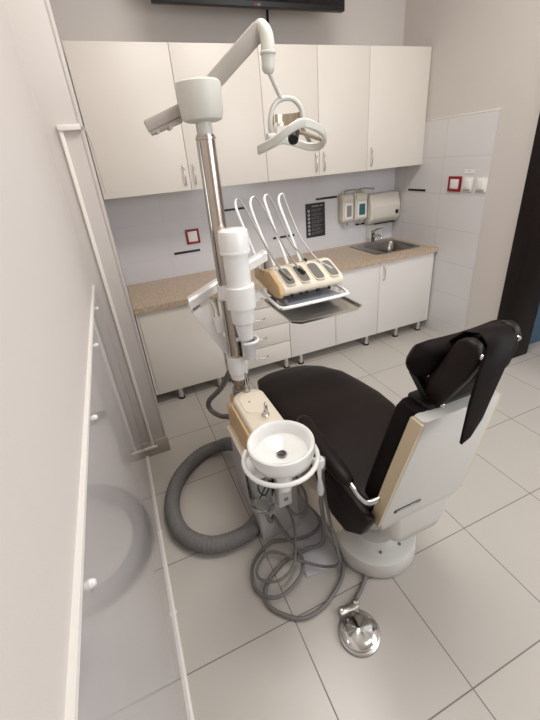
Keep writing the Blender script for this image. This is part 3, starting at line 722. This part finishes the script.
def ejector(name, label, x, y, ztop, m):
    t_ = thing(name, label, 'suction handpiece', (x, y, ztop-.14))
    link('holder_clip', MB().lathe([(.013, 0), (.020, .002), (.021, .024), (.016, .034), (.009, .034)], (x, y, ztop-.03), 20, cap=False), 'enamel', t_)
    link('handle', MB().tube([(x, y, ztop+.012), (x, y, ztop-.04), (x+.003, y+.002, ztop-.10)], [.010, .010, .007], 14, 4), m, t_)
    link('tip', MB().tube([(x+.003, y+.002, ztop-.10), (x+.005, y+.003, ztop-.15), (x+.006, y+.004, ztop-.175)], [.008, .014, .011], 14, 4), 'frost', t_)
    return t_
ejector('saliva_ejector', 'white saliva ejector clipped to the ring at the right of the spittoon bowl', .630, -2.338, .685, 'enamel')
link('ring_clamp', MB().box((.605, -2.355, .662), (.648, -2.325, .690), .006).cyl((.612, -2.345, .66), (.612, -2.345, .703), .010, n=16, bev=.002).bar((.645, -2.335, .672), (.664, -2.310, .635), .014, .014, .003), 'enamel', ub, label='white clamp on the ring')
link('hose_holder', MB().cyl((.664, -2.300, .59), (.664, -2.300, .645), .013, n=20, bev=.003).tube([(.636, -2.24, .672), (.65, -2.26, .66), (.662, -2.292, .635)], .009, 12, 4), 'grey', ub, label='grey hose holder')

# hoses
hz = MB()
path = [(.522, -1.55, .17), (.50, -1.46, .12), (.46, -1.375, .06), (.316, -1.373, .042), (.169, -1.496, .042), (.094, -1.676, .042), (.111, -1.869, .042), (.221, -1.994, .042), (.373, -2.017, .042), (.473, -1.975, .042), (.53, -1.915, .06), (.545, -1.87, .10)]
PP, _ = spline([Vector(p) for p in path], [1]*len(path), 24)
hz.tube([tuple(p) for p in PP], [.0385 + (.0022 if i % 3 == 0 else -.001) for i in range(len(PP))], 18)
o = link('corrugated_hose', hz, 'ribbed', origin=(.1, -1.7, 0), ang=70)
tag(o, 'thick grey corrugated suction hose lying in a wide loop on the floor', 'hose')
SUP = [(0.598, -1.575, 0.7), (0.568, -1.47, 0.625), (0.514, -1.38, 0.473), (0.443, -1.3, 0.356), (0.446, -1.29, 0.281), (0.485, -1.38, 0.281), (0.526, -1.52, 0.347), (0.545, -1.66, 0.34)]
o = link('supply_hose', MB().tube(SUP, .0155, 14, 8), 'rubber', origin=(.5, -1.4, .4))
tag(o, 'grey supply hose looping out behind the post and back into the unit', 'hose')
R1 = .0085
def hose(label, pts, r=R1):
    o_ = link('suction_hose', MB().tube(pts, r, 12, 8), 'rubber', origin=pts[0]); tag(o_, label, 'hose', 'thin grey hoses under the spittoon'); return o_
hose('thin grey hose making the widest floor coil below the spittoon', [(.641, -2.33, .515), (.655, -2.30, .40), (.69, -2.27, .2), (.735, -2.285, .06), (.72, -2.36, .014), (.626, -2.424, .012), (.54, -2.45, .012), (.457, -2.437, .012), (.375, -2.346, .012), (.40, -2.262, .012), (.514, -2.201, .012), (.62, -2.20, .02), (.70, -2.215, .05), (.74, -2.10, .12), (.70, -1.95, .2)])
hose('thin grey hose making the inner floor coil nearest the corrugated hose', [(.69, -1.99, .16), (.735, -2.12, .07), (.68, -2.15, .034), (.591, -2.124, .012), (.50, -2.09, .012), (.425, -2.115, .012), (.365, -2.169, .012), (.349, -2.262, .012), (.40, -2.335, .030), (.475, -2.335, .030), (.555, -2.29, .030), (.585, -2.22, .034), (.56, -2.12, .06), (.53, -2.05, .15), (.53, -2.06, .32)], .0075)
hose('thin grey hose rising upright to the holder beside the chair armrest', [(.664, -2.300, .588), (.67, -2.305, .45), (.688, -2.33, .25), (.70, -2.36, .10), (.66, -2.32, .034), (.57, -2.26, .05), (.47, -2.15, .034), (.386, -2.19, .034), (.38, -2.245, .034), (.448, -2.292, .05), (.54, -2.25, .05), (.60, -2.13, .09), (.60, -2.05, .20)], .0062)
hose('thin dark hose looping down from the bracket plate toward the chair base', [(.55, -2.05, .40), (.555, -2.12, .30), (.60, -2.16, .22), (.655, -2.15, .21), (.68, -2.10, .25), (.66, -2.04, .32)], .0065)

# ------------------------------------------------------------------ dental chair
dc = thing('dental_chair', 'dark brown dental treatment chair with pale grey back shell on a round base', 'dental chair', (.945, -2.29, 0))
link('floor_plate', MB().obox((.60, .46, .006), Matrix.Translation((.885, -2.10, .0035)) @ Matrix.Rotation(math.radians(-4), 4, 'Z'), .002), 'plate', dc, label='pale plate on the floor under the base')
link('base', MB().lathe([(.176, 0), (.182, .010), (.180, .074), (.176, .083), (.166, .087), (.150, .089), (.10, .104), (.094, .112), (0, .116)], (.93, -2.292, .006), 64), 'shell', dc)
link('hinge_housing', MB().loft([rrect(.93, 1.10, -2.44, -2.2, .05, .205), rrect(.875, 1.14, -2.475, -2.2, .06, .235), rrect(.845, 1.155, -2.485, -2.2, .06, .29), rrect(.84, 1.16, -2.488, -2.2, .05, .44)]), 'shell', dc, label='pale hinge housing under the back shell')
link('support_link', MB().bar((.692, -1.97, .235), (.795, -2.25, .14), .05, .13, .012), 'cream', dc, label='cream support link under the seat')
link('column', MB().cyl((.95, -2.25, .12), (.95, -2.22, .40), .085, n=36), 'shell', dc)
bt = MB()
for a in (245, 290):
    bt.lathe([(0, .004), (.006, .004), (.007, 0)], (.93+.125*math.cos(math.radians(a)), -2.292+.125*math.sin(math.radians(a)), .1035), 10)
link('base_bolts', bt, 'dgrey', dc)
link('under_pan', MB().loft([rrect(.79, 1.14, -2.34, -1.70, .05, .20), rrect(.765, 1.165, -2.38, -1.60, .06, .30), rrect(.76, 1.17, -2.38, -1.55, .06, .42)]), 'cream', dc, label='cream seat pan')
# seat pad: stations along y with left, right, top, bottom
ST = [(-1.373, .80, .97, .470, .435), (-1.385, .765, 1.01, .484, .415), (-1.42, .725, 1.075, .500, .405), (-1.49, .708, 1.140, .513, .40), (-1.61, .700, 1.20, .526, .40), (-1.75, .700, 1.225, .532, .395), (-1.90, .703, 1.24, .540, .39), (-2.02, .706, 1.238, .540, .38), (-2.15, .712, 1.19, .528, .37), (-2.28, .72, 1.14, .515, .36), (-2.40, .735, 1.12, .51, .37), (-2.45, .76, 1.10, .50, .40)]
def sect(y, l, r, t_, b, crown=.012, n=40):
    out = []; cx, hw = (l+r)/2, (r-l)/2; cz, hh = (t_+b)/2, (t_-b)/2
    for k in range(n):
        a = 2*math.pi*k/n; e = 2/5.
        x = math.copysign(abs(math.cos(a))**e, math.cos(a)); z = math.copysign(abs(math.sin(a))**e, math.sin(a))
        zz = cz+hh*z
        if z > 0: zz -= crown*(x*x)*z
        out.append((cx+hw*x, y, zz))
    return out
SS = []
YY = [s_[0] for s_ in ST]
for i in range(len(ST)-1):
    for q in range(4):
        t_ = q/4; SS.append(tuple(a*(1-t_)+b*t_ for a, b in zip(ST[i], ST[i+1])))
SS.append(ST[-1])
link('seat', MB().loft([sect(*s_) for s_ in SS]), 'vinyl', dc, ang=60)
for xa in (.728, 1.055):
    link('side_skirt', MB().prism([(-1.92, .48), (-1.93, .45), (-2.0, .44), (-2.10, .36), (-2.16, .295), (-2.25, .252), (-2.36, .272), (-2.46, .37), (-2.50, .47), (-2.50, .495), (-2.2, .495), (-1.95, .49)], 0, xa, xa+.035, .008), 'vinyl', dc)
# backrest: leaned, tapered. f runs 0 (bottom) to 1 (top)
AX = .975
def back_ring(f, hw, y0, y1, r=.03, z=None):
    """horizontal rounded rectangle across the back at height fraction f"""
    zz = (.44+.51*f) if z is None else z
    return rrect(AX-hw, AX+hw, y0, y1, r, zz, 5)
lean = lambda f: -2.50-.10*f
cu = []
for f, hw, k in ((-.06, .17, .0), (-.02, .188, .0), (.2, .184, 0), (.5, .17, 0), (.8, .153, 0), (.95, .143, 0), (1.0, .138, -.008), (1.012, .12, -.02)):
    y = lean(f); cu.append(back_ring(f, hw+k*.2, y+.045, y+.135+k, .025))
link('backrest_cushion', MB().loft(cu), 'vinyl2', dc)
sh = []
for f, hw, a, b in ((-.235, .095, .075, .20), (-.215, .125, .040, .20), (-.16, .158, .012, .19), (-.06, .182, .002, .13), (0, .194, .0, .055), (.02, .195, 0, .052), (.5, .174, 0, .052), (.975, .150, 0, .052), (1.0, .146, .004, .048)):
    y = lean(f); sh.append(back_ring(f, hw, y+a, y+b, min(.012, (b-a)*.3)))
link('back_shell', MB().loft(sh), 'shell', dc, ang=30)
for s_ in (-1, 1):
    rs_ = []
    for f, hw in ((-.02, .194), (.5, .174), (.985, .150)):
        y = lean(f); x0 = AX+s_*(hw-.004); x1 = AX+s_*(hw+.004)
        z = .44+.51*f
        rs_.append([(x0, y+.003, z), (x1, y+.003, z), (x1, y+.05, z), (x0, y+.05, z)])
    link('shell_edge', MB().loft(rs_), 'shelltan', dc, label='yellowed tan edge of the back shell')
bd = Matrix.Translation((.888, -2.5115, .497)) @ Matrix.Rotation(math.radians(11.1), 4, 'X')
bd_ = link('badge', MB().obox((.115, .006, .016), bd, .001), 'black', dc, label='small dark name plate')
bp_ = MB()
bp_.obox((.108, .001, .0012), bd @ Matrix.Translation((0, -.0032, .0058))).obox((.108, .001, .0012), bd @ Matrix.Translation((0, -.0032, -.0058)))
for k in range(9): bp_.obox((.006, .001, .006), bd @ Matrix.Translation((-.042+.0095*k, -.0032, 0)))
link('badge_print', bp_, 'lgrey', bd_)
# armrest
ar = link('armrest', MB().tube([(.722, -2.02, .60), (.720, -2.045, .612), (.717, -2.15, .602), (.717, -2.32, .588), (.722, -2.375, .58), (.727, -2.395, .578)], [.018, .034, .036, .034, .027, .018], 18, 5, sx=1., sy=.8), 'vinyl', dc, label='dark padded armrest')
link('armrest_tube', MB().tube([(.726, -2.37, .576), (.728, -2.41, .568), (.732, -2.445, .556), (.745, -2.47, .548), (.77, -2.478, .550), (.805, -2.478, .556)], .0105, 14, 6), 'chrome', ar, label='chrome armrest tube')
link('armrest_stay', MB().tube([(.722, -2.08, .59), (.732, -2.08, .52), (.745, -2.08, .45)], .011, 12, 3), 'black', ar)
link('shell_hole', MB().lathe([(0, .003), (.012, .003), (.014, 0)], (.797, -2.478, .53), 16, (-1, 0, 0)), 'black', dc)

# headrest: bracket, two cheek plates, padded cushion, hanging cloth flap
link('headrest_bracket', MB().box((AX-.10, -2.558, .935), (AX+.09, -2.47, .965), .008).bar((.925, -2.515, .955), (.90, -2.465, 1.045), .06, .018, .003).bar((AX+.07, -2.515, .955), (AX+.085, -2.465, 1.045), .04, .018, .003), 'black', dc)
cuh = []
for u in range(13):
    t_ = -1 + 2*u/12; x = AX+.062+.188*t_; k = math.sqrt(max(0.0, 1-abs(t_)**9))*.94+.06
    ring = []
    for q in range(24):
        a = 2*math.pi*q/24; e = 2/2.8
        a1 = math.copysign(abs(math.cos(a))**e, math.cos(a))*.064*k; b1 = math.copysign(abs(math.sin(a))**e, math.sin(a))*.040*k
        # cushion leans: long side runs up and backward
        ring.append((x, -2.485 - a1*.45 + b1*.89 - .02*(1-t_*t_), 1.085 + a1*.89 + b1*.45))
    cuh.append(ring)
link('headrest_cushion', MB().loft(cuh), 'vinyl2', dc, ang=80, label='dark headrest cushion')
chk = [(-2.53, .94), (-2.56, .945), (-2.585, .99), (-2.635, 1.08), (-2.658, 1.135), (-2.663, 1.17), (-2.652, 1.195), (-2.625, 1.203), (-2.595, 1.19), (-2.555, 1.11), (-2.51, 1.03), (-2.50, .97)]
for x0, lx, dy in ((.902, -1, 0), (1.062, 1, .026)):
    c_ = link('headrest_cheek', MB().prism([(p_[0]+dy, p_[1]) for p_ in chk], 0, x0, x0+.034, .011, 3), 'vinyl', dc)
    xs2 = x0-.001 if lx < 0 else x0+.030
    link('chrome_screw', MB().lathe([(0, .006), (.006, .005), (.008, .001), (.008, -.002)], (x0+.017, -2.661+dy, 1.165), 14, (0, -1, .15)), 'chrome', c_)
link('chrome_screw', MB().lathe([(0, .006), (.006, .005), (.008, .001), (.008, -.002)], (.915, -2.573, .965), 14, (0, -1, .3)), 'chrome', dc)
link('headrest_core', MB().prism([(-2.53, .955), (-2.57, .97), (-2.64, 1.09), (-2.652, 1.15), (-2.64, 1.185), (-2.60, 1.18), (-2.55, 1.08), (-2.50, 1.01)], 0, .932, 1.066, .008), 'vinyl2', dc)
fl = []
for (y, z, a, b) in ((-2.53, 1.14, .955, 1.065), (-2.58, 1.192, .952, 1.055), (-2.63, 1.208, .946, 1.045), (-2.665, 1.192, .935, 1.028), (-2.678, 1.13, .900, .995), (-2.682, 1.05, .884, .962), (-2.682, .97, .880, .942), (-2.682, .92, .878, .928)):
    sl = .0 if z > .98 else (.012 if z > .95 else .04)
    fl.append([(a, y, z), ((a+b)/2, y-.003, z+sl*.45), (b, y+.002, z+sl), (b, y+.010, z+sl), ((a+b)/2, y+.006, z+sl*.45), (a, y+.008, z)])
link('cloth_flap', MB().loft(fl), 'vinyl2', dc, ang=70, label='dark cloth flap hanging behind the headrest')

# ------------------------------------------------------------------ foot control
fx, fy = .650, -2.578
fc = thing('foot_control', 'round chrome foot control on the floor in front of the chair base', 'foot control', (fx, fy, 0))
link('base_ring', MB().lathe([(.075, 0), (.079, .003), (.079, .010), (.073, .014), (.0, .014)], (fx, fy, 0), 48), 'satin', fc)
link('dome', MB().lathe([(.068, .014), (.071, .017), (.071, .022), (.067, .0255), (.045, .031), (.022, .036), (.006, .0395), (0, .040)], (fx, fy, 0), 64, cap=False), 'chrome', fc, label='polished conical dome')
link('hinge_lug', MB().box((fx-.035, fy+.066, .004), (fx+.05, fy+.098, .026), .006).cyl((fx+.045, fy+.088, .004), (fx+.045, fy+.088, .034), .013, n=18, bev=.003).cyl((fx-.02, fy+.088, .004), (fx-.02, fy+.088, .03), .012, n=18, bev=.003), 'satin', fc)
link('cord', MB().tube([(fx+.022, fy+.088, .014), (fx+.060, fy+.105, .012), (fx+.105, fy+.13, .010), (fx+.15, fy+.165, .010)], .009, 12, 6), 'rubber', fc, label='grey cord to the chair base')
